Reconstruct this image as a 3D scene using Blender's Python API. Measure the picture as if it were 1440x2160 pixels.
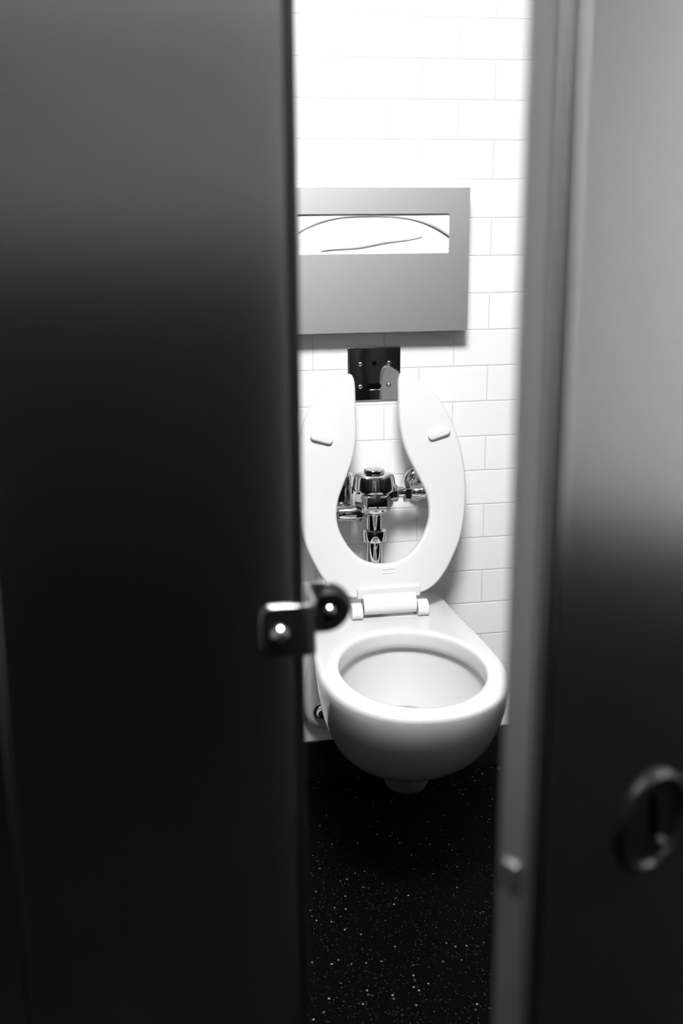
import bpy, bmesh, math, random
from mathutils import Vector, Matrix, Euler
from math import sin, cos, pi, radians

S = bpy.context.scene
for o in list(bpy.data.objects):
    bpy.data.objects.remove(o, do_unlink=True)
COL = S.collection

# ------------------------------------------------------------------ camera
CAM = Vector((-0.7443, -2.3325, 1.2644))
F_PX = 2349.92
cam = bpy.data.cameras.new('camera')
cam_ob = bpy.data.objects.new('camera', cam)
COL.objects.link(cam_ob)
right = Vector((0.9840, -0.1782, -0.0059))
down = Vector((-0.0508, -0.2485, -0.9673))
fwd = Vector((0.1709, 0.9521, -0.2535))
m = Matrix(((right.x, -down.x, -fwd.x), (right.y, -down.y, -fwd.y), (right.z, -down.z, -fwd.z)))
cam_ob.matrix_world = Matrix.Translation(CAM) @ m.to_4x4()
cam.sensor_fit = 'VERTICAL'
cam.sensor_height = 36
cam.sensor_width = 24
cam.lens = F_PX / 2160 * 36
cam.clip_start = 0.02
cam.dof.use_dof = True
cam.dof.focus_distance = 2.2
cam.dof.aperture_fstop = 3.1
cam.dof.aperture_blades = 0
S.camera = cam_ob

# ------------------------------------------------------------------ world, exposure
W = bpy.data.worlds.new('world')
S.world = W
W.use_nodes = True
W.node_tree.nodes['Background'].inputs[0].default_value = (0.01, 0.01, 0.01, 1)
W.node_tree.nodes['Background'].inputs[1].default_value = 0.0
S.view_settings.view_transform = 'Standard'
S.view_settings.look = 'None'
S.view_settings.gamma = 1
S.view_settings.use_curve_mapping = False
S.view_settings.exposure = 0.0

# ceiling lamps (x, y, strength); the second is added to light the right wall
LAMPS = [(-0.55, -1.60, 133.0), (2.0, -1.05, 90.0)]

# ------------------------------------------------------------------ materials
def mat(name, c=0.8, rough=0.5, metal=0.0, spec=0.5, coat=0.0, noise=0.0, nscale=200, bump=0.0, bscale=400,
        stretch=None, emit=None, coat_rough=0.05):
    M = bpy.data.materials.new(name)
    M.use_nodes = True
    nt = M.node_tree
    b = nt.nodes['Principled BSDF']
    b.inputs['Base Color'].default_value = (c, c, c, 1)
    b.inputs['Roughness'].default_value = rough
    b.inputs['Metallic'].default_value = metal
    b.inputs['Specular IOR Level'].default_value = spec
    b.inputs['Coat Weight'].default_value = coat
    b.inputs['Coat Roughness'].default_value = coat_rough
    if emit:
        b.inputs['Emission Color'].default_value = (1, 1, 1, 1)
        b.inputs['Emission Strength'].default_value = emit
    if noise or bump:
        tc = nt.nodes.new('ShaderNodeTexCoord')
        mp = nt.nodes.new('ShaderNodeMapping')
        nt.links.new(tc.outputs['Object'], mp.inputs['Vector'])
        if stretch:
            mp.inputs['Scale'].default_value = stretch
        nz = nt.nodes.new('ShaderNodeTexNoise')
        nz.inputs['Scale'].default_value = nscale
        nz.inputs['Detail'].default_value = 3
        nt.links.new(mp.outputs[0], nz.inputs['Vector'])
        if noise:
            r = nt.nodes.new('ShaderNodeMapRange')
            r.inputs['From Min'].default_value = 0.3
            r.inputs['From Max'].default_value = 0.7
            r.inputs['To Min'].default_value = c * (1 - noise)
            r.inputs['To Max'].default_value = min(1, c * (1 + noise))
            nt.links.new(nz.outputs['Fac'], r.inputs['Value'])
            nt.links.new(r.outputs[0], b.inputs['Base Color'])
        if bump:
            nb = nt.nodes.new('ShaderNodeTexNoise')
            nb.inputs['Scale'].default_value = bscale
            nt.links.new(mp.outputs[0], nb.inputs['Vector'])
            bp = nt.nodes.new('ShaderNodeBump')
            bp.inputs['Strength'].default_value = bump
            bp.inputs['Distance'].default_value = 0.001
            nt.links.new(nb.outputs['Fac'], bp.inputs['Height'])
            nt.links.new(bp.outputs[0], b.inputs['Normal'])
    return M

def tile_mat():
    M = bpy.data.materials.new('glazed_tile')
    M.use_nodes = True
    nt = M.node_tree
    b = nt.nodes['Principled BSDF']
    tc = nt.nodes.new('ShaderNodeTexCoord')
    sp = nt.nodes.new('ShaderNodeSeparateXYZ')
    cb = nt.nodes.new('ShaderNodeCombineXYZ')
    sx = nt.nodes.new('ShaderNodeMath'); sx.operation = 'SUBTRACT'; sx.inputs[1].default_value = 0.077
    sz = nt.nodes.new('ShaderNodeMath'); sz.operation = 'SUBTRACT'; sz.inputs[1].default_value = 0.100
    nt.links.new(tc.outputs['Object'], sp.inputs[0])
    nt.links.new(sp.outputs['X'], sx.inputs[0]); nt.links.new(sp.outputs['Z'], sz.inputs[0])
    nt.links.new(sx.outputs[0], cb.inputs['X']); nt.links.new(sz.outputs[0], cb.inputs['Y'])
    def brick(mortar, smooth):
        br = nt.nodes.new('ShaderNodeTexBrick')
        br.offset = 0.5; br.offset_frequency = 2; br.squash = 1
        br.inputs['Scale'].default_value = 1
        br.inputs['Brick Width'].default_value = 0.154
        br.inputs['Row Height'].default_value = 0.0778
        br.inputs['Mortar Size'].default_value = mortar
        br.inputs['Mortar Smooth'].default_value = smooth
        nt.links.new(cb.outputs[0], br.inputs['Vector'])
        return br
    b1 = brick(0.0009, 0.3)
    b1.inputs['Color1'].default_value = (0.83, 0.83, 0.83, 1)
    b1.inputs['Color2'].default_value = (0.79, 0.79, 0.79, 1)
    b1.inputs['Mortar'].default_value = (0.62, 0.62, 0.62, 1)
    b2 = brick(0.0024, 1.0)
    nt.links.new(b1.outputs['Color'], b.inputs['Base Color'])
    nz = nt.nodes.new('ShaderNodeTexNoise'); nz.inputs['Scale'].default_value = 9
    nt.links.new(tc.outputs['Object'], nz.inputs['Vector'])
    bp0 = nt.nodes.new('ShaderNodeBump'); bp0.inputs['Strength'].default_value = 0.12; bp0.inputs['Distance'].default_value = 0.004
    nt.links.new(nz.outputs['Fac'], bp0.inputs['Height'])
    bp = nt.nodes.new('ShaderNodeBump'); bp.invert = True
    bp.inputs['Strength'].default_value = 0.7; bp.inputs['Distance'].default_value = 0.0012
    nt.links.new(b2.outputs['Fac'], bp.inputs['Height'])
    nt.links.new(bp0.outputs[0], bp.inputs['Normal'])
    nt.links.new(bp.outputs[0], b.inputs['Normal'])
    b.inputs['Roughness'].default_value = 0.28
    b.inputs['Specular IOR Level'].default_value = 0.35
    return M

def floor_mat():
    M = bpy.data.materials.new('black_speckled_floor')
    M.use_nodes = True
    nt = M.node_tree
    b = nt.nodes['Principled BSDF']
    tc = nt.nodes.new('ShaderNodeTexCoord')
    def layer(scale, thr, lo):
        v = nt.nodes.new('ShaderNodeTexVoronoi'); v.inputs['Scale'].default_value = scale
        nt.links.new(tc.outputs['Object'], v.inputs['Vector'])
        sel = nt.nodes.new('ShaderNodeSeparateColor'); nt.links.new(v.outputs['Color'], sel.inputs[0])
        pick = nt.nodes.new('ShaderNodeMapRange')
        pick.inputs['From Min'].default_value = lo; pick.inputs['From Max'].default_value = 1.0
        nt.links.new(sel.outputs[0], pick.inputs['Value'])
        d = nt.nodes.new('ShaderNodeMapRange')
        d.inputs['From Min'].default_value = thr; d.inputs['From Max'].default_value = thr * 0.6
        nt.links.new(v.outputs['Distance'], d.inputs['Value'])
        mu = nt.nodes.new('ShaderNodeMath'); mu.operation = 'MULTIPLY'
        nt.links.new(pick.outputs[0], mu.inputs[0]); nt.links.new(d.outputs[0], mu.inputs[1])
        return mu
    a = layer(150, 0.34, 0.955)
    c = layer(330, 0.38, 0.85)
    half = nt.nodes.new('ShaderNodeMath'); half.operation = 'MULTIPLY'; half.inputs[1].default_value = 0.25
    nt.links.new(c.outputs[0], half.inputs[0])
    mx = nt.nodes.new('ShaderNodeMath'); mx.operation = 'MAXIMUM'
    nt.links.new(a.outputs[0], mx.inputs[0]); nt.links.new(half.outputs[0], mx.inputs[1])
    rg = nt.nodes.new('ShaderNodeMapRange')
    rg.inputs['To Min'].default_value = 0.0012; rg.inputs['To Max'].default_value = 0.30
    nt.links.new(mx.outputs[0], rg.inputs['Value'])
    nt.links.new(rg.outputs[0], b.inputs['Base Color'])
    b.inputs['Roughness'].default_value = 0.6
    b.inputs['Specular IOR Level'].default_value = 0.02
    return M

TILE = tile_mat()
FLOOR = floor_mat()
PORC = mat('white_porcelain', 0.60, 0.10, spec=0.5)
PLAST = mat('white_seat_plastic', 0.68, 0.22, spec=0.45)
CHROME = mat('chrome', 0.62, 0.06, metal=1)
PLATE = mat('polished_steel_plate', 0.50, 0.09, metal=1)
DISP = mat('satin_steel', 0.76, 0.42, metal=1, noise=0.05, nscale=900, bump=0.12, bscale=1500)
PANEL = mat('brushed_partition_steel', 0.62, 0.175, metal=1, noise=0.06, nscale=300, bump=0.05, bscale=900)
DOORM = mat('brushed_door_steel', 0.66, 0.19, metal=1, noise=0.05, nscale=300, bump=0.05, bscale=900)
BRKT = mat('cast_bracket_steel', 0.24, 0.24, metal=1)
LATCHM = mat('dull_latch_metal', 0.05, 0.42, metal=1)
RUBBER = mat('black_rubber', 0.004, 0.30, spec=0.35)
DARK = mat('dark_void', 0.003, 0.8, spec=0.0)
PAPER = mat('white_tissue_paper', 0.70, 0.9, spec=0.05, bump=0.25, bscale=60)
BASE = mat('black_cove_base', 0.004, 0.45, spec=0.12)
WHITEP = mat('white_paint', 0.80, 0.7, spec=0.1)
PORC_SHADE = mat('shaded_porcelain', 0.12, 0.7, spec=0.1)  # porcelain with the shade below the bowl put into its colour
DKP = mat('dark_band_paint', 0.005, 0.8, spec=0.05)
LEFTP = mat('light_grey_paint', 0.34, 0.7, spec=0.1)
MIDP = mat('mid_grey_paint', 0.24, 0.8, spec=0.05)
EDGE_SHADE = mat('shaded_edge_steel', 0.10, 0.32, metal=1)  # shade and dark reflection along the edges put into the colour
BOLTM = mat('dull_bolt_metal', 0.22, 0.5, metal=1)
PANELD = mat('dimmed_partition_steel', 0.10, 0.30, metal=1)  # for unseen panels, darkened to dim what they reflect into the stall
EDGEM = mat('satin_edge_steel', 0.55, 0.42, metal=1)
WATER = bpy.data.materials.new('water'); WATER.use_nodes = True
_b = WATER.node_tree.nodes['Principled BSDF']
_b.inputs['Transmission Weight'].default_value = 1; _b.inputs['Roughness'].default_value = 0.0; _b.inputs['IOR'].default_value = 1.33
GLOW = mat('lamp_diffuser', 0.9, 0.6)

# ------------------------------------------------------------------ mesh helpers
def obj(name, bm, material, parent=None, smooth=35, bevel=0, seg=3, subsurf=0, recalc=True):
    if recalc:
        bmesh.ops.recalc_face_normals(bm, faces=bm.faces[:])
    me = bpy.data.meshes.new(name)
    bm.to_mesh(me); bm.free()
    for p in me.polygons:
        p.use_smooth = True
    me.set_sharp_from_angle(angle=radians(smooth))
    me.materials.append(material)
    o = bpy.data.objects.new(name, me)
    COL.objects.link(o)
    if parent is not None:
        o.parent = parent
    if bevel:
        b = o.modifiers.new('bevel', 'BEVEL'); b.width = bevel; b.segments = seg
        b.limit_method = 'ANGLE'; b.angle_limit = radians(35); b.harden_normals = False
    if subsurf:
        s = o.modifiers.new('sub', 'SUBSURF'); s.levels = subsurf; s.render_levels = subsurf
    return o

def thing(name, label, cat, group=None):
    o = bpy.data.objects.new(name, None)
    o.empty_display_size = 0.05
    COL.objects.link(o)
    o['label'] = label; o['category'] = cat
    if group: o['group'] = group
    return o

def tag(o, label, cat, group=None):
    o['label'] = label; o['category'] = cat
    if group: o['group'] = group
    return o

def struct(name, bm, material, label=None, **k):
    o = obj(name, bm, material, **k)
    o['kind'] = 'structure'
    return o

def box(x0, x1, y0, y1, z0, z1, bm=None):
    bm = bm or bmesh.new()
    r = bmesh.ops.create_cube(bm, size=1)
    for v in r['verts']:
        v.co = Vector((x0 + (v.co.x + .5) * (x1 - x0), y0 + (v.co.y + .5) * (y1 - y0), z0 + (v.co.z + .5) * (z1 - z0)))
    return bm

def loft(rings, close=True, cap0=True, cap1=True, bm=None):
    bm = bm or bmesh.new()
    R = [[bm.verts.new(p) for p in r] for r in rings]
    for a, b in zip(R, R[1:]):
        n = len(a)
        for i in range(n if close else n - 1):
            j = (i + 1) % n
            bm.faces.new((a[i], a[j], b[j], b[i]))
    if cap0: bm.faces.new(R[0][::-1])
    if cap1: bm.faces.new(R[-1])
    return bm

def lathe(profile, axis='Z', c=(0, 0, 0), n=48, bm=None, facets=None, phase=.5):
    """profile of (radius, height); height runs along the axis."""
    c = Vector(c); rings = []
    n = facets or n
    for r, h in profile:
        ring = []
        for i in range(n):
            a = 2 * pi * (i + phase) / n
            u, v = r * cos(a), r * sin(a)
            if axis == 'Z': q = Vector((u, v, h))
            elif axis == 'X': q = Vector((h, u, v))
            else: q = Vector((u, h, v))
            ring.append(c + q)
        rings.append(ring)
    return loft(rings, bm=bm)

def catmull(pts, k=8, closed=False):
    out = []; n = len(pts)
    rng = range(n) if closed else range(n - 1)
    for i in rng:
        if closed:
            p0, p1, p2, p3 = pts[(i - 1) % n], pts[i], pts[(i + 1) % n], pts[(i + 2) % n]
        else:
            p0, p1, p2, p3 = pts[max(i - 1, 0)], pts[i], pts[i + 1], pts[min(i + 2, n - 1)]
        for s in range(k):
            t = s / k
            out.append(tuple(0.5 * ((2 * b) + (-a + c) * t + (2 * a - 5 * b + 4 * c - d) * t * t + (-a + 3 * b - 3 * c + d) * t ** 3)
                             for a, b, c, d in zip(p0, p1, p2, p3)))
    if not closed: out.append(tuple(pts[-1]))
    return out

def rounded_rect(x0, x1, z0, z1, r, n=6):
    pts = []
    for cx, cz, a0 in ((x1 - r, z1 - r, 0), (x0 + r, z1 - r, 90), (x0 + r, z0 + r, 180), (x1 - r, z0 + r, 270)):
        for i in range(n + 1):
            a = radians(a0 + 90 * i / n)
            pts.append((cx + r * cos(a), cz + r * sin(a)))
    return pts

def prism_y(poly, y0, y1, bm=None):
    """outline in XZ given a thickness in Y"""
    bm = bm or bmesh.new()
    return loft([[(x, y0, z) for x, z in poly], [(x, y1, z) for x, z in poly]], bm=bm)

# ------------------------------------------------------------------ the room
XL, XR, YF, ZC = -2.4, 2.45, -4.9, 2.44
struct('floor', box(XL, XR, YF, 0, -0.05, 0), FLOOR)
struct('wall_back', box(XL, XR, 0, 0.1, 0.0, ZC), TILE)
struct('baseboard_back', box(XL + .001, XR - .001, -0.007, 0.0, 0.0, 0.100), BASE, bevel=0.002)
struct('ceiling', box(XL, XR, YF, 0.1, ZC, ZC + 0.05), LEFTP)
struct('wall_right', box(XR, XR + 0.1, YF, 0.1, 0.0, ZC), WHITEP)
struct('wall_left', box(XL - 0.1, XL, YF, 0.1, 0.0, ZC), LEFTP)
struct('wall_front', box(XL, XR, YF - 0.1, YF, 0.0, ZC), MIDP)
# unseen dark and pale wall bands, added to shape the steel's reflections
struct('reflection_band_1', box(XL + .001, XR - .001, YF, YF + .02, 0.0, 1.20), DKP)
struct('reflection_band_2', box(XL + .001, XR - .001, YF, YF + .06, 2.10, ZC - .001), WHITEP)
struct('reflection_band_3', box(XR - .02, XR, YF + .02, -.001, 0.0, 0.28), DKP)

# ceiling lamps, the second added for the door's reflection
GL = {}
for i, (lx, ly, st) in enumerate(LAMPS):
    t = thing('ceiling_light', ['white surface mounted ceiling lamp above the open toilet stall',
                                'unseen lamp added near the right hand wall to brighten the door reflection'][i], 'ceiling light', 'ceiling lights')
    t.location = (lx, ly, ZC)
    g = GLOW.copy(); g.name = 'lamp_diffuser'
    g.node_tree.nodes['Principled BSDF'].inputs['Emission Color'].default_value = (1, 1, 1, 1)
    g.node_tree.nodes['Principled BSDF'].inputs['Emission Strength'].default_value = st
    obj('lamp_base', box(-.26, .26, -.24, .24, -.03, 0), WHITEP, t, bevel=.004)
    obj('diffuser', box(-.24, .24, -.22, .22, -.11, -.03), g, t, bevel=.02)

# ------------------------------------------------------------------ toilet
AX = -0.255
SK = 0.033   # the bowl sits very slightly askew
toilet = thing('toilet', 'white porcelain wall hung toilet with its open front seat raised', 'toilet')
toilet.location = (AX, 0, 0)

def outline(hw, yf, hb, yc, N=160, back=-0.004, rb=0.02, p=2.15):
    """plan outline: pointed-round front, flank easing back to the rear half width hb at the wall"""
    right = []
    # rear edge from centre to the corner
    right.append((0.0, back)); right.append((hb * .5, back)); right.append((hb - rb, back))
    for i in range(1, 6):
        a = pi / 2 * i / 5
        right.append((hb - rb + rb * sin(a), back - rb + rb * cos(a)))
    y0 = back - rb
    for i in range(1, 25):
        t = i / 24
        s = t * t * (3 - 2 * t)
        right.append((hb + (hw - hb) * s, y0 + (yc - y0) * t))
    for i in range(1, 41):
        a = pi / 2 * i / 40
        right.append((hw * max(cos(a), 0) ** (2 / p), yc + (yf - yc) * sin(a) ** (2 / p)))
    left = [(-x, y) for x, y in right[1:-1]][::-1]
    return right + left

HC = (0.0, -0.427)
NP = 128
def sample(poly, c=HC, n=NP):
    """resample a closed outline at even angles seen from c"""
    out = []
    for k in range(n):
        a = 2 * pi * k / n
        dx, dy = cos(a), sin(a); best = 0
        for i in range(len(poly)):
            x1, y1 = poly[i][0] - c[0], poly[i][1] - c[1]
            x2, y2 = poly[(i + 1) % len(poly)][0] - c[0], poly[(i + 1) % len(poly)][1] - c[1]
            ex, ey = x2 - x1, y2 - y1
            den = dx * ey - dy * ex
            if abs(den) < 1e-12: continue
            t = (x1 * ey - y1 * ex) / den
            s = (x1 * dy - y1 * dx) / den
            if t > 0 and -1e-6 <= s <= 1 + 1e-6: best = max(best, t)
        out.append((c[0] + dx * best, c[1] + dy * best))
    return out

def lerp(A, B, t): return [(a[0] + (b[0] - a[0]) * t, a[1] + (b[1] - a[1]) * t) for a, b in zip(A, B)]
def at(A, z): return [(x + SK * y, y, z) for x, y in A]
def inset(A, d):
    c = HC; o = []
    for x, y in A:
        L = math.hypot(x - c[0], y - c[1]); k = (L - d) / L
        o.append((c[0] + (x - c[0]) * k, min(c[1] + (y - c[1]) * k, -0.003)))
    return o

RZ = 0.450
top = sample(outline(0.178, -0.652, 0.150, -0.42))
hole = sample([(0.137 * cos(2 * pi * i / 200), HC[1] + 0.182 * sin(2 * pi * i / 200)) for i in range(200)])
def holes(s, dy=0): return [(HC[0] + (x - HC[0]) * s, HC[1] + dy + (y - HC[1]) * s) for x, y in hole]
# outside shell, z: (half width, front y, rear half width, centre y, rear y)
shell = [(.207, .026, -.355, .012, -.31, -.26), (.209, .054, -.388, .022, -.32, -.22), (.215, .078, -.421, .034, -.33, -.18),
 (.226, .098, -.455, .048, -.335, -.14), (.241, .116, -.488, .062, -.345, -.10), (.260, .132, -.520, .076, -.36, -.065),
 (.284, .147, -.552, .090, -.375, -.035), (.316, .160, -.585, .104, -.39, -.015), (.352, .170, -.613, .119, -.40, -.005),
 (.390, .1755, -.635, .135, -.41, -.004), (.420, .1780, -.646, .146, -.418, -.004), (.436, .1785, -.6500, .149, -.42, -.004)]
rings = []
for z, hw, yf, hb, yc, bk in shell:
    sh = .006 * (.436 - z) / .2
    rings.append([(x + sh, y, zz) for x, y, zz in at(sample(outline(hw, yf, hb, yc, back=bk, rb=min(.02, hb * .5))), z)])
rings.append(at(inset(top, 0.001), 0.4425))
rings.append(at(inset(top, 0.0045), 0.4470))
rings.append(at(inset(top, 0.010), 0.4490))
rings.append(at(lerp(inset(top, .010), holes(1.17), .5), 0.4495))
rings.append(at(holes(1.17), 0.4500))
rings.append(at(holes(1.09), 0.4510))
rings.append(at(holes(1.03), 0.4500))
rings.append(at(holes(1.008), 0.4470))
rings.append(at(holes(1.0), 0.4420))
rings.append(at(holes(.995), 0.4250))
rings.append(at(holes(.998), 0.4170))
rings.append(at(holes(1.02), 0.4120))
rings.append(at(holes(1.06), 0.4160))
rings.append(at(holes(1.075), 0.4100))
rings.append(at(holes(1.055), 0.395))
rings.append(at(holes(1.00, .003), 0.365))
rings.append(at(holes(.90, .012), 0.335))
rings.append(at(holes(.76, .025), 0.308))
rings.append(at(holes(.60, .04), 0.285))
rings.append(at(holes(.44, .055), 0.262))
rings.append(at(holes(.30, .07), 0.235))
rings.append(at(holes(.20, .08), 0.205))
bowl = obj('bowl', loft(rings), PORC, toilet, smooth=60)
# standing water in the bowl
wt = [(0.095 * cos(2 * pi * i / 64), HC[1] + 0.032 + 0.127 * sin(2 * pi * i / 64)) for i in range(64)]
obj('water', loft([at([(x * .86, HC[1] + .032 + (y - HC[1] - .032) * .86) for x, y in wt], .282), at(wt, .297)]), WATER, toilet)

# rear mounting flange with rounded foot, outlet lump below the bowl
flange_poly = rounded_rect(-.168, .168, .143, .40, .065, 12)
flange_poly = [(x * (1 if z < .3 else .146 / .168), z + (.035 if z > .3 else 0)) for x, z in flange_poly]
obj('mounting_flange', prism_y(flange_poly, -0.045, -0.002), PORC, toilet, bevel=0.012, seg=4)
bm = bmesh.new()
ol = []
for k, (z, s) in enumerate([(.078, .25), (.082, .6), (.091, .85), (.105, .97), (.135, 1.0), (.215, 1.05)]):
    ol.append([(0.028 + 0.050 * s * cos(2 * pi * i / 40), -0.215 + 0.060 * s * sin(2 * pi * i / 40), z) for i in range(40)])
obj('outlet', loft(ol), PORC_SHADE, toilet, smooth=60)  # porcelain part, coloured grey for the shade it lies in
for sx in (-1, 1):
    cap = obj('bolt_cap', lathe([(.0195, 0), (.0195, -.006), (.018, -.010), (.013, -.011), (.0125, -.020), (.010, -.0245), (.003, -.026)],
                                'Y', (sx * .1285, -0.044, 0.197)), CHROME, toilet)
    cap['label'] = 'chrome bolt cap'

# ---- seat, raised
SEATX = -0.002
def seat_y(z): return -0.140 + (z - 0.5) * 0.122
def drift(z): return -0.008 * max(0, min(1, (z - .72) / .15))
outer_half = [(.0, .487), (.060, .489), (.100, .502), (.127, .527), (.150, .566), (.168, .610), (.1775, .66), (.1805, .71), (.1795, .76),
              (.172, .81), (.158, .856), (.136, .895), (.108, .924), (.085, .943), (.066, .955)]
inner_half = [(.050, .953), (.0455, .935), (.0455, .875), (.0475, .835), (.054, .80), (.066, .767), (.082, .732), (.095, .700), (.0995, .668),
              (.096, .640), (.084, .612), (.068, .589), (.048, .571), (.025, .561), (.0, .558)]
oh = catmull(outer_half, 6); ih = catmull(inner_half, 6)
st = list(zip(oh, ih[::-1]))          # stations from the hinge side up to the tip
stations = [((-o[0], o[1]), (-i_[0], i_[1])) for o, i_ in st[:0:-1]] + st
TH = 0.018
PR = []
r_ = .0060
for a in range(0, 91, 18): PR.append((0, r_ - r_ * sin(radians(a)), r_ - r_ * cos(radians(a))))        # outer front edge
for a in range(90, -1, -18): PR.append((0, r_ - r_ * sin(radians(a)), TH - r_ + r_ * cos(radians(a))))   # outer back edge
for a in range(0, 91, 18): PR.append((1, r_ - r_ * sin(radians(a)), TH - r_ + r_ * cos(radians(a))))
for a in range(90, -1, -18): PR.append((1, r_ - r_ * sin(radians(a)), r_ - r_ * cos(radians(a))))
rings = []
def ring(o, i_, shrink=0.0):
    dx, dz = i_[0] - o[0], i_[1] - o[1]; L = math.hypot(dx, dz); dx /= L; dz /= L
    out = []
    for side, off, dep in PR:
        off = min(off, L * .45)
        x = o[0] + dx * off if side == 0 else i_[0] - dx * off
        z = o[1] + dz * off if side == 0 else i_[1] - dz * off
        dep = TH / 2 + (dep - TH / 2) * (1 - shrink)
        mx, mz = (o[0] + i_[0]) / 2, (o[1] + i_[1]) / 2
        x = mx + (x - mx) * (1 - shrink * .6); z = mz + (z - mz) * (1 - shrink * .6)
        out.append((x + drift(z) + SEATX, seat_y(z) + dep, z))
    return out
(lo, li) = stations[0]; (ro, ri) = stations[-1]
rings.append(ring((lo[0], lo[1] + .003), (li[0], li[1] + .003), .6))
rings.append(ring((lo[0], lo[1] + .0016), (li[0], li[1] + .0016), .25))
for o_, i_ in stations: rings.append(ring(o_, i_))
rings.append(ring((ro[0], ro[1] + .0016), (ri[0], ri[1] + .0016), .25))
rings.append(ring((ro[0], ro[1] + .003), (ri[0], ri[1] + .003), .6))
bm = loft(rings)
seat = obj('seat', bm, PLAST, toilet, smooth=60)
for sx, ang, cx, cz in ((-1, -17, -.127, .829), (1, 17, .123, .829)):
    bm = prism_y(rounded_rect(-.024, .024, -.0085, .0085, .0082), -.0085, 0.002)
    pad = obj('bumper_pad', bm, PLAST, seat, bevel=.004)
    pad.location = (cx - .003, seat_y(cz), cz)
    pad.rotation_euler = (radians(-7), radians(-ang), 0)
for zz, wz in ((.5495, .0135), (.541, .0145)):
    bm = box(-wz, wz, -.0012, .001, -.001, .001)
    r = obj('moulded_ridge', bm, PLAST, seat, bevel=.0005)
    r.location = (.006, seat_y(zz), zz); r.rotation_euler = (radians(-7), radians(-2), 0)

# ---- hinge
HX = 0.004
# tab that carries the seat down onto the hinge barrel
bm = bmesh.new()
prof = [(-.150, .500), (-.161, .489), (-.167, .474), (-.164, .463), (-.155, .4565), (-.142, .458), (-.134, .468), (-.128, .485), (-.126, .512), (-.139, .514)]
prof = catmull(prof, 4, closed=True)
loft([[(HX - .057, y, z) for y, z in prof], [(HX + .057, y, z) for y, z in prof]], bm=bm)
obj('hinge_barrel', bm, PLAST, toilet, bevel=.0012)
bm = box(HX - .068, HX + .068, -.150, -.128, .490, .514)
obj('hinge_leaf', bm, PLAST, toilet, bevel=.003)
for sx in (-1, 1):
    pr = [(-.164, .4505), (-.170, .458), (-.169, .470), (-.160, .480), (-.146, .482), (-.134, .476), (-.128, .464), (-.124, .4505)]
    pr = catmull(pr, 4) 
    x0, x1 = sorted((HX + sx * .0595, HX + sx * .083))
    p_ = obj('hinge_post', loft([[(x0, y, z) for y, z in pr], [(x1, y, z) for y, z in pr]]), PLAST, toilet, bevel=.006, seg=4)
obj('hinge_pin', lathe([(.008, HX - .060), (.008, HX + .060)], 'X', (0, -.150, .468)), DARK, toilet)

# ------------------------------------------------------------------ flush valve
valve = thing('flush_valve', 'chrome flush valve with side handle on the wall behind the toilet', 'flush valve')
VX, VY = -0.273, -0.098
valve.location = (VX, VY, 0)
def vpart(name, bm, m=CHROME, **k): return obj(name, bm, m, valve, **k)
vpart('cap', lathe([(.030, .712), (.0435, .714), (.0458, .718), (.0455, .722), (.0425, .742), (.0405, .7465), (.034, .749), (.012, .751)], n=64))
vpart('cap_button', lathe([(.0205, .749), (.0222, .751), (.0222, .7575), (.020, .7595), (.006, .7610)], facets=8), smooth=20, bevel=.0008)
vpart('body', lathe([(.024, .664), (.030, .668), (.0345, .674), (.036, .682), (.036, .704), (.0335, .711), (.026, .714)], n=64))
vpart('neck', lathe([(.0185, .625), (.0185, .660), (.0215, .668), (.026, .674)], n=48))
# cast bosses on the body, front and towards the stop
vpart('body_nut', lathe([(.031, .6715), (.0395, .677), (.0415, .682), (.0415, .703), (.0395, .708), (.031, .7115)], facets=6, phase=0), smooth=20, bevel=.0015)
vpart('inlet_nut', lathe([(.018, .028), (.0205, .032), (.0205, .050), (.0175, .054), (.013, .055)], 'X', (0, 0, .702), facets=8), smooth=20, bevel=.0012)
vpart('coupling_nut', lathe([(.0185, .629), (.0262, .6275), (.0268, .624), (.0268, .607), (.0245, .603), (.0215, .6015)], facets=48))
vpart('vacuum_breaker_tube', lathe([(.0170, .451), (.0170, .606)], n=48))
vpart('spud_collar', lathe([(.026, .4505), (.026, .460), (.022, .466), (.0172, .467)], n=48))
# v shaped seam stamped under the coupling
bm = bmesh.new()
vs = [(-.008, .603), (0, .588), (.008, .603), (.0055, .603), (0, .593), (-.0055, .603)]
prism_y(vs, -.0185, -.0165, bm)
vpart('coupling_tab', bm)
# handle to the left
h = vpart('handle_coupling', lathe([(.0125, -.020), (.015, -.024), (.0205, -.026), (.0205, -.036), (.0185, -.039), (.0165, -.040)], 'X', (0, 0, .664), facets=8), smooth=20, bevel=.001)
vpart('handle_sleeve', lathe([(.0165, -.037), (.0180, -.039), (.0180, -.075), (.0165, -.078), (.012, -.079)], 'X', (0, 0, .664), n=48))
vpart('handle_lever', lathe([(.0055, -.078), (.0065, -.10), (.0085, -.135), (.0080, -.150), (.004, -.153)], 'X', (0, .0, .664), n=24))
# inlet to the right and control stop
vpart('inlet_pipe', lathe([(.0118, .050), (.0118, .130)], 'X', (0, 0, .702), n=40))
vpart('slip_nut', lathe([(.014, .066), (.0220, .068), (.0220, .080), (.0185, .083), (.0125, .084)], 'X', (0, 0, .702), facets=6), smooth=20, bevel=.001)
vpart('stop_body', lathe([(.0135, .084), (.0135, .097), (.0155, .100), (.0172, .106), (.0172, .142), (.015, .148), (.008, .149)], 'X', (0, 0, .702), n=48))
vpart('supply_pipe', lathe([(.0155, 0.01), (.0155, .098)], 'Y', (.125, 0, .702), n=40))
vpart('wall_escutcheon', lathe([(.044, .097), (.044, .092), (.040, .083), (.030, .076), (.0165, .073)], 'Y', (.125, 0, .702), n=64))
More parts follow.
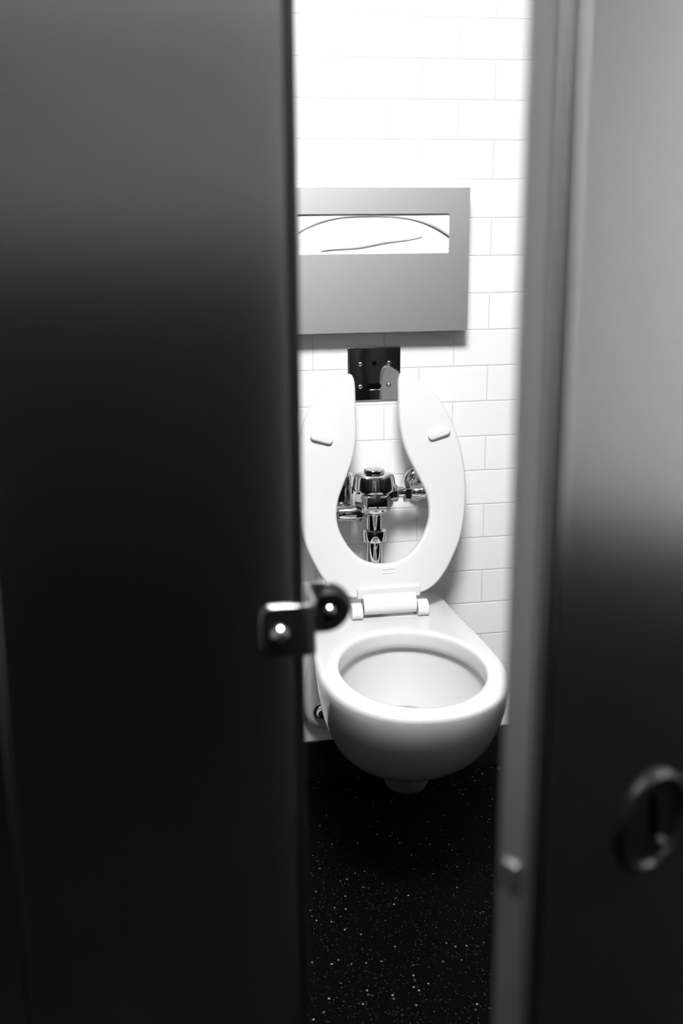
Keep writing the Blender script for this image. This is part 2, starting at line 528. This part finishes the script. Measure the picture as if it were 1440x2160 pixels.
# second fitting behind the valve, left
vpart('rear_fitting', lathe([(.026, .664), (.029, .668), (.029, .738), (.024, .745), (.010, .747)], 'Z', (-.066, .052, 0), n=48))
vpart('rear_fitting_flange', lathe([(.040, .097), (.040, .090), (.034, .082), (.026, .079)], 'Y', (-.066, 0, .705), n=48))
vpart('rear_fitting_nut', lathe([(.012, -.06), (.017, -.057), (.017, -.040), (.013, -.036)], 'X', (.0, .052, .706), facets=6), smooth=20, bevel=.001)

# the side fittings sit a little nearer the wall than the valve axis, clear of the raised seat
for ch in valve.children:
    if ch.name.split('.')[0] in ('handle_coupling', 'handle_sleeve', 'handle_lever'): ch.location.y = .012
    if ch.name.split('.')[0] in ('inlet_pipe', 'slip_nut', 'stop_body', 'inlet_nut'): ch.location.y = .016

# ------------------------------------------------------------------ polished cover plate
cp = thing('cover_plate', 'square polished steel cover plate on the tiles above the raised seat', 'wall plate')
cp.location = (-0.2535, 0, 0.946)
hw, hh = .0575, .058
slot = [(x, z) for x, z in rounded_rect(-.0155, .0155, -.0335, -.0205, .0064)]
bm = bmesh.new()
rings = [[(x * 1.0, -.0005, z) for x, z in rounded_rect(-hw, hw, -hh, hh, .001, 2)],
         [(x, -.0030, z) for x, z in rounded_rect(-hw, hw, -hh, hh, .001, 2)]]
for a in range(15, 91, 15):
    d = .0034 * (1 - cos(radians(a)))
    rings.append([(x, -.0030 - .0028 * sin(radians(a)), z) for x, z in rounded_rect(-hw + d, hw - d, -hh + d, hh - d, .001, 2)])
loft(rings, bm=bm)
obj('plate', bm, PLATE, cp, smooth=30)
sl = obj('slot', prism_y(slot, -.0062, -.0056), DARK, cp); sl['label'] = 'black oval slot'
# bright lower lip of the slot
obj('slot_lip', prism_y([(-.0105, -.0345), (.0105, -.0345), (.0150, -.0300), (.0150, -.0283), (.0100, -.0330), (-.0105, -.0333)], -.0072, -.0058), CHROME, cp, bevel=.0005)
so = obj('sensor_hole', lathe([(.0052, -.0056), (.0052, -.0063), (.003, -.0064)], 'Y', (0, 0, .0225)), DARK, cp); so['label'] = 'small black round hole'
for sx, sz in ((-.031, .0215), (.0315, .0225), (-.031, -.0265), (.0315, -.0245)):
    s = obj('screw', lathe([(.0052, -.0055), (.0050, -.0072), (.0036, -.0086), (.0020, -.0090), (.0016, -.0078), (.0006, -.0078)], 'Y', (sx, 0, sz), n=24), CHROME, cp)

# ------------------------------------------------------------------ seat cover dispenser
dp = thing('seat_cover_dispenser', 'satin steel wall box with a window, holding paper toilet seat covers', 'paper dispenser')
dp.location = (-0.263, 0, 1.1825)
X0, X1, Z0, Z1, Dp = -.200, .200, -.1445, .1445, .050
WX0, WX1, WZ0, WZ1 = -.157, .157, .0145, .0935
win = rounded_rect(WX0, WX1, WZ0, WZ1, .0045)
bm = bmesh.new()
def rr_match(r, x0, x1, z0, z1): return rounded_rect(x0, x1, z0, z1, r)
rings = [[(x, -.0005, z) for x, z in rr_match(.0008, X0 + .010, X1 - .010, Z0 + .010, Z1 - .010)],
         [(x, -.012, z) for x, z in rr_match(.0008, X0 + .0095, X1 - .0095, Z0 + .0095, Z1 - .0095)],
         [(x, -.012, z) for x, z in rr_match(.0008, X0, X1, Z0, Z1)],
         [(x, -Dp + .0008, z) for x, z in rr_match(.0012, X0, X1, Z0, Z1)],
         [(x, -Dp, z) for x, z in rr_match(.0012, X0 + .0008, X1 - .0008, Z0 + .0008, Z1 - .0008)],
         [(x, -Dp, z) for x, z in win],
         [(x, -Dp + .0035, z) for x, z in rr_match(.0045, WX0 - .0004, WX1 + .0004, WZ0 - .0004, WZ1 + .0004)],
         [(x, -Dp + .0035, z) for x, z in rr_match(.0012, X0 + .002, X1 - .002, Z0 + .002, Z1 - .002)],
         [(x, -.006, z) for x, z in rr_match(.0012, X0 + .012, X1 - .012, Z0 + .012, Z1 - .012)]]
loft(rings, bm=bm)
obj('housing', bm, DISP, dp, smooth=25)

# paper covers folded inside the box
pc = thing('paper_seat_covers', 'folded white paper toilet seat covers showing through the dispenser window', 'paper covers')
pc.location = (-0.263, 0, 1.1825)
# rear sheets fill the window with a flat face
obj('rear_sheet', box(-.185, .185, -.0260, -.018, -.10, .125), PAPER, pc, bevel=.001)
# inner sheets fill the window, falling back towards their right end
def zarc(x):
    u = x / .168
    return .0885 - .042 * abs(u) ** 3.0 - (.006 * u if u > 0 else 0)
NX = 60
def sheet(name, fz0, fz1, fy, x0, x1, th, nz=10):
    bm = bmesh.new(); grid = []
    for i in range(NX + 1):
        x = x0 + (x1 - x0) * i / NX
        grid.append([bm.verts.new((x, fy(x, k / nz), fz0(x) + (fz1(x) - fz0(x)) * k / nz)) for k in range(nz + 1)])
    for i in range(NX):
        for k in range(nz):
            bm.faces.new((grid[i][k], grid[i + 1][k], grid[i + 1][k + 1], grid[i][k + 1]))
    o = obj(name, bm, PAPER, pc, smooth=60)
    md = o.modifiers.new('thick', 'SOLIDIFY'); md.thickness = th; md.offset = 0
sheet('inner_sheet', lambda x: -.02, lambda x: .115,
      lambda x, t: -.0435 + .0012 * t + .009 * max(0, (x - .075) / .08) ** 2 * t + .0003 * sin(60 * x + 3 * t), -.180, .180, .0006)
# the front sheet with its oval opening: only its arched rim shows along the top of the window
sheet('front_sheet', zarc, lambda x: .120, lambda x, t: -.0448 + .0004 * sin(30 * x), -.182, .182, .0006)
# a torn flap lying across the front, its lower edge curling
bm = bmesh.new(); grid = []
for i in range(NX + 1):
    u = -1 + 2 * i / NX
    x = -.005 + u * .105
    zb = .021 + .013 * (u + 1) - .004 * (1 - u * u) + .0012 * sin(6 * u)
    zt = zb + .032 * (1 - .75 * abs(u) ** 2)
    cv = []
    for k in range(7):
        t = k / 6
        z = zb + (zt - zb) * t
        y = -.0440 - (.0002 + .0022 * (1 - u) / 2) * (1 - t) ** 1.5
        cv.append(bm.verts.new((x, y, z)))
    grid.append(cv)
for i in range(NX):
    for k in range(6):
        bm.faces.new((grid[i][k], grid[i + 1][k], grid[i + 1][k + 1], grid[i][k + 1]))
o = obj('torn_flap', bm, PAPER, pc, smooth=60)
md = o.modifiers.new('thick', 'SOLIDIFY'); md.thickness = .0005; md.offset = 0

# ------------------------------------------------------------------ partitions
def panel_profile(x0, x1, y0, y1, r, z0, z1, bm=None):
    poly = rounded_rect(x0, x1, y0, y1, r, 5)
    return loft([[(x, y, z0) for x, y in poly], [(x, y, z1) for x, y in poly]], bm=bm)

PY = -1.43
pil = thing('partition_pilaster', 'dark brushed steel toilet partition pilaster left of the open doorway', 'partition')
pil.location = (-.745, PY, 0)
# front skin with rolled edges
obj('post_panel', panel_profile(-.1285, .1285, 0.0, .032, .006, .075, 1.80), PANEL, pil)
obj('edge_trim', panel_profile(-.1300, -.1250, -.0012, .0335, .0022, .079, 1.801), BRKT, pil)  # darker steel added to dim the highlight on this edge
obj('edge_trim', panel_profile(.1175, .1300, -.0012, .0335, .0045, .079, 1.801), EDGE_SHADE, pil)['label'] = 'steel edge strip with a dark reflection put into its colour'  # dark reflection along the rolled edge is put into the steel colour
obj('shoe', panel_profile(-.132, .132, -.003, .035, .003, .0, .078), BRKT, pil)

# bracket with rubber stop on the pilaster edge
br = thing('door_stop_bracket', 'small bent steel stop bracket with rubber bumper screwed to the left pilaster', 'bracket')
br.location = (-.616, PY, .9205)
T = .0045
path = [(-.0385, -.0035), (-.012, -.0035), (.0, -.0030), (.0075, .004), (.0085, .014), (.0085, .046), (.0105, .053), (.018, .0565), (.030, .057)]
# plate
bm = prism_y(rounded_rect(-.0385, .0055, -.0235, .0235, .0105), -.0042, -.0003)
obj('plate', bm, BRKT, br, bevel=.0016)
# jog running back past the pilaster edge, drawn as a swept strip
cen = catmull([(.000, -.0022), (.0055, -.0015), (.0085, .003), (.0095, .012), (.0100, .045), (.0120, .054), (.018, .0580), (.028, .0590)], 5)
bm = bmesh.new(); rr_ = []
for i, (x, y) in enumerate(cen):
    a = cen[max(i - 1, 0)]; b = cen[min(i + 1, len(cen) - 1)]
    tx, ty = b[0] - a[0], b[1] - a[1]; L = math.hypot(tx, ty); nx, ny = -ty / L * T / 2, tx / L * T / 2
    z0, z1 = -.0235, .0235
    rr_.append([(x - nx, y - ny, z0), (x + nx, y + ny, z0), (x + nx, y + ny, z1), (x - nx, y - ny, z1)])
loft(rr_, bm=bm)
obj('jog', bm, BRKT, br, bevel=.0008)
# round lobe
lob = [(.012, -.0265), (.012, .0225)]
for a in range(90, -91, -10):
    lob.append((.028 + .0245 * cos(radians(a)), -.002 + .0245 * sin(radians(a))))
obj('lobe', prism_y(lob, .0565, .0610), BRKT, br, bevel=.002)
rb = obj('rubber_bumper', lathe([(.0195, .0576), (.0195, .052), (.0185, .0475), (.0165, .046), (.0085, .0465), (.0075, .049), (.0068, .049)], 'Y', (.0305, 0, -.002)), RUBBER, br)
rb['label'] = 'black rubber bumper'
obj('bumper_rivet', lathe([(.0065, .050), (.0062, .0465), (.0045, .0435), (.0015, .042)], 'Y', (.0305, 0, -.002), n=24), CHROME, br)
scr = obj('screw', lathe([(.0090, -.0036), (.0088, -.0055), (.0074, -.0090), (.0048, -.0112), (.0030, -.0118), (.0026, -.0100), (.0008, -.0100)], 'Y', (-.0215, 0, -.0015), n=32), CHROME, br)
scr['label'] = 'shiny domed screw head'

# side partitions of the stall
lp = thing('stall_side_panel', 'brushed steel stall side panel behind the left pilaster', 'partition')
lp.location = (-.745, 0, 0)
obj('panel', box(-.0125, .0125, PY + .034, -.012, .30, 1.78), PANELD, lp, bevel=.003)
obj('wall_bracket', box(-.020, .020, -.012, 0, .28, 1.79), BRKT, lp, bevel=.002)
rp = thing('stall_side_panel', 'brushed steel stall side panel right of the toilet', 'partition')
rp.location = (.27, 0, 0)
obj('panel', box(-.0125, .0125, PY + .034, -.012, .30, 1.78), PANELD, rp, bevel=.003)
obj('wall_bracket', box(-.020, .020, -.012, 0, .28, 1.79), BRKT, rp, bevel=.002)
hp = thing('partition_pilaster', 'brushed steel pilaster that the open stall door hangs on', 'partition')
hp.location = (.20, PY, 0)
obj('post_panel', panel_profile(-.145, .145, 0.0, .032, .006, .075, 1.80), PANELD, hp)
obj('shoe', panel_profile(-.148, .148, -.003, .035, .003, .0, .078), BRKT, hp)

# neighbouring stall door, left of the pilaster
nd = thing('stall_door', 'dark steel door of the next stall, a sliver at the left edge', 'door')
nd.location = (-.880, PY, 0)
obj('door_panel', panel_profile(-.62, .0062, .006, .030, .004, .30, 1.78), PANEL, nd)

# ------------------------------------------------------------------ the open stall door
ANG = 62.0
door = thing('stall_door', 'brushed steel stall door swung outward, with round slotted latch plate', 'door')
door.location = (-.5235, -1.7474, 0)
door.rotation_euler = (0, 0, radians(90 - ANG))
# local x runs along the face from the free edge to the hinge, local y into the stall side
DT = .025
ridge = [(.0060, .0036), (.0060, DT - .001), (.0075, DT), (.60, DT), (.60, 0.0),
         (.0215, 0.0), (.0200, .0004), (.0190, .0002), (.0175, -.0003), (.0162, .0008), (.0155, .0036)]
bm = loft([[(x, y, .30) for x, y in ridge], [(x, y, 1.78) for x, y in ridge]])
obj('door_panel', bm, DOORM, door, smooth=50)
obj('edge_trim', panel_profile(0, .0072, -.0003, DT + .0003, .0033, .299, 1.781), EDGEM, door)['label'] = 'paler satin edge strip'
gv = obj('groove_shade', box(.0070, .0158, .0006, .0040, .301, 1.779), EDGE_SHADE, door); gv['label'] = 'dark strip standing for the shade in the edge recess'  # shade of the recess painted as a dark strip
# latch plate
LX, LZ = .1245, .861
lat = obj('latch_plate', lathe([(.0375, -.0002), (.0370, -.0035), (.0345, -.0060), (.0315, -.0058), (.0300, -.0030), (.008, -.0026)], 'Y', (LX, 0, LZ), n=72), LATCHM, door)
lat['label'] = 'round latch plate'
# slotted recess, leaning a little, and the finger pin at its foot
bm = prism_y(rounded_rect(-.0042, .0042, -.017, .017, .004), -.0035, -.0022)
sl = obj('latch_slot', bm, DARK, lat); sl.location = (LX, 0, LZ + .006); sl.rotation_euler = (0, radians(-9), 0)
obj('latch_pin', lathe([(.0042, -.002), (.0040, -.0075), (.0028, -.0098), (.001, -.0105)], 'Y', (LX + .0065, 0, LZ - .0165), n=24), LATCHM, lat)
# bolt that shows at the free edge
obj('latch_bolt', loft([[(-.0004, DT / 2 + y, LZ + z) for y, z in rounded_rect(-.008, .008, -.012, .012, .004)],
                        [(-.0035, DT / 2 + y, LZ + z) for y, z in rounded_rect(-.007, .007, -.011, .011, .004)]]), BOLTM, door, bevel=.001)
for hz in (.50, 1.60):
    obj('hinge', lathe([(.008, -.03), (.008, .03)], 'Z', (.606, DT / 2, hz), n=24), CHROME, door)
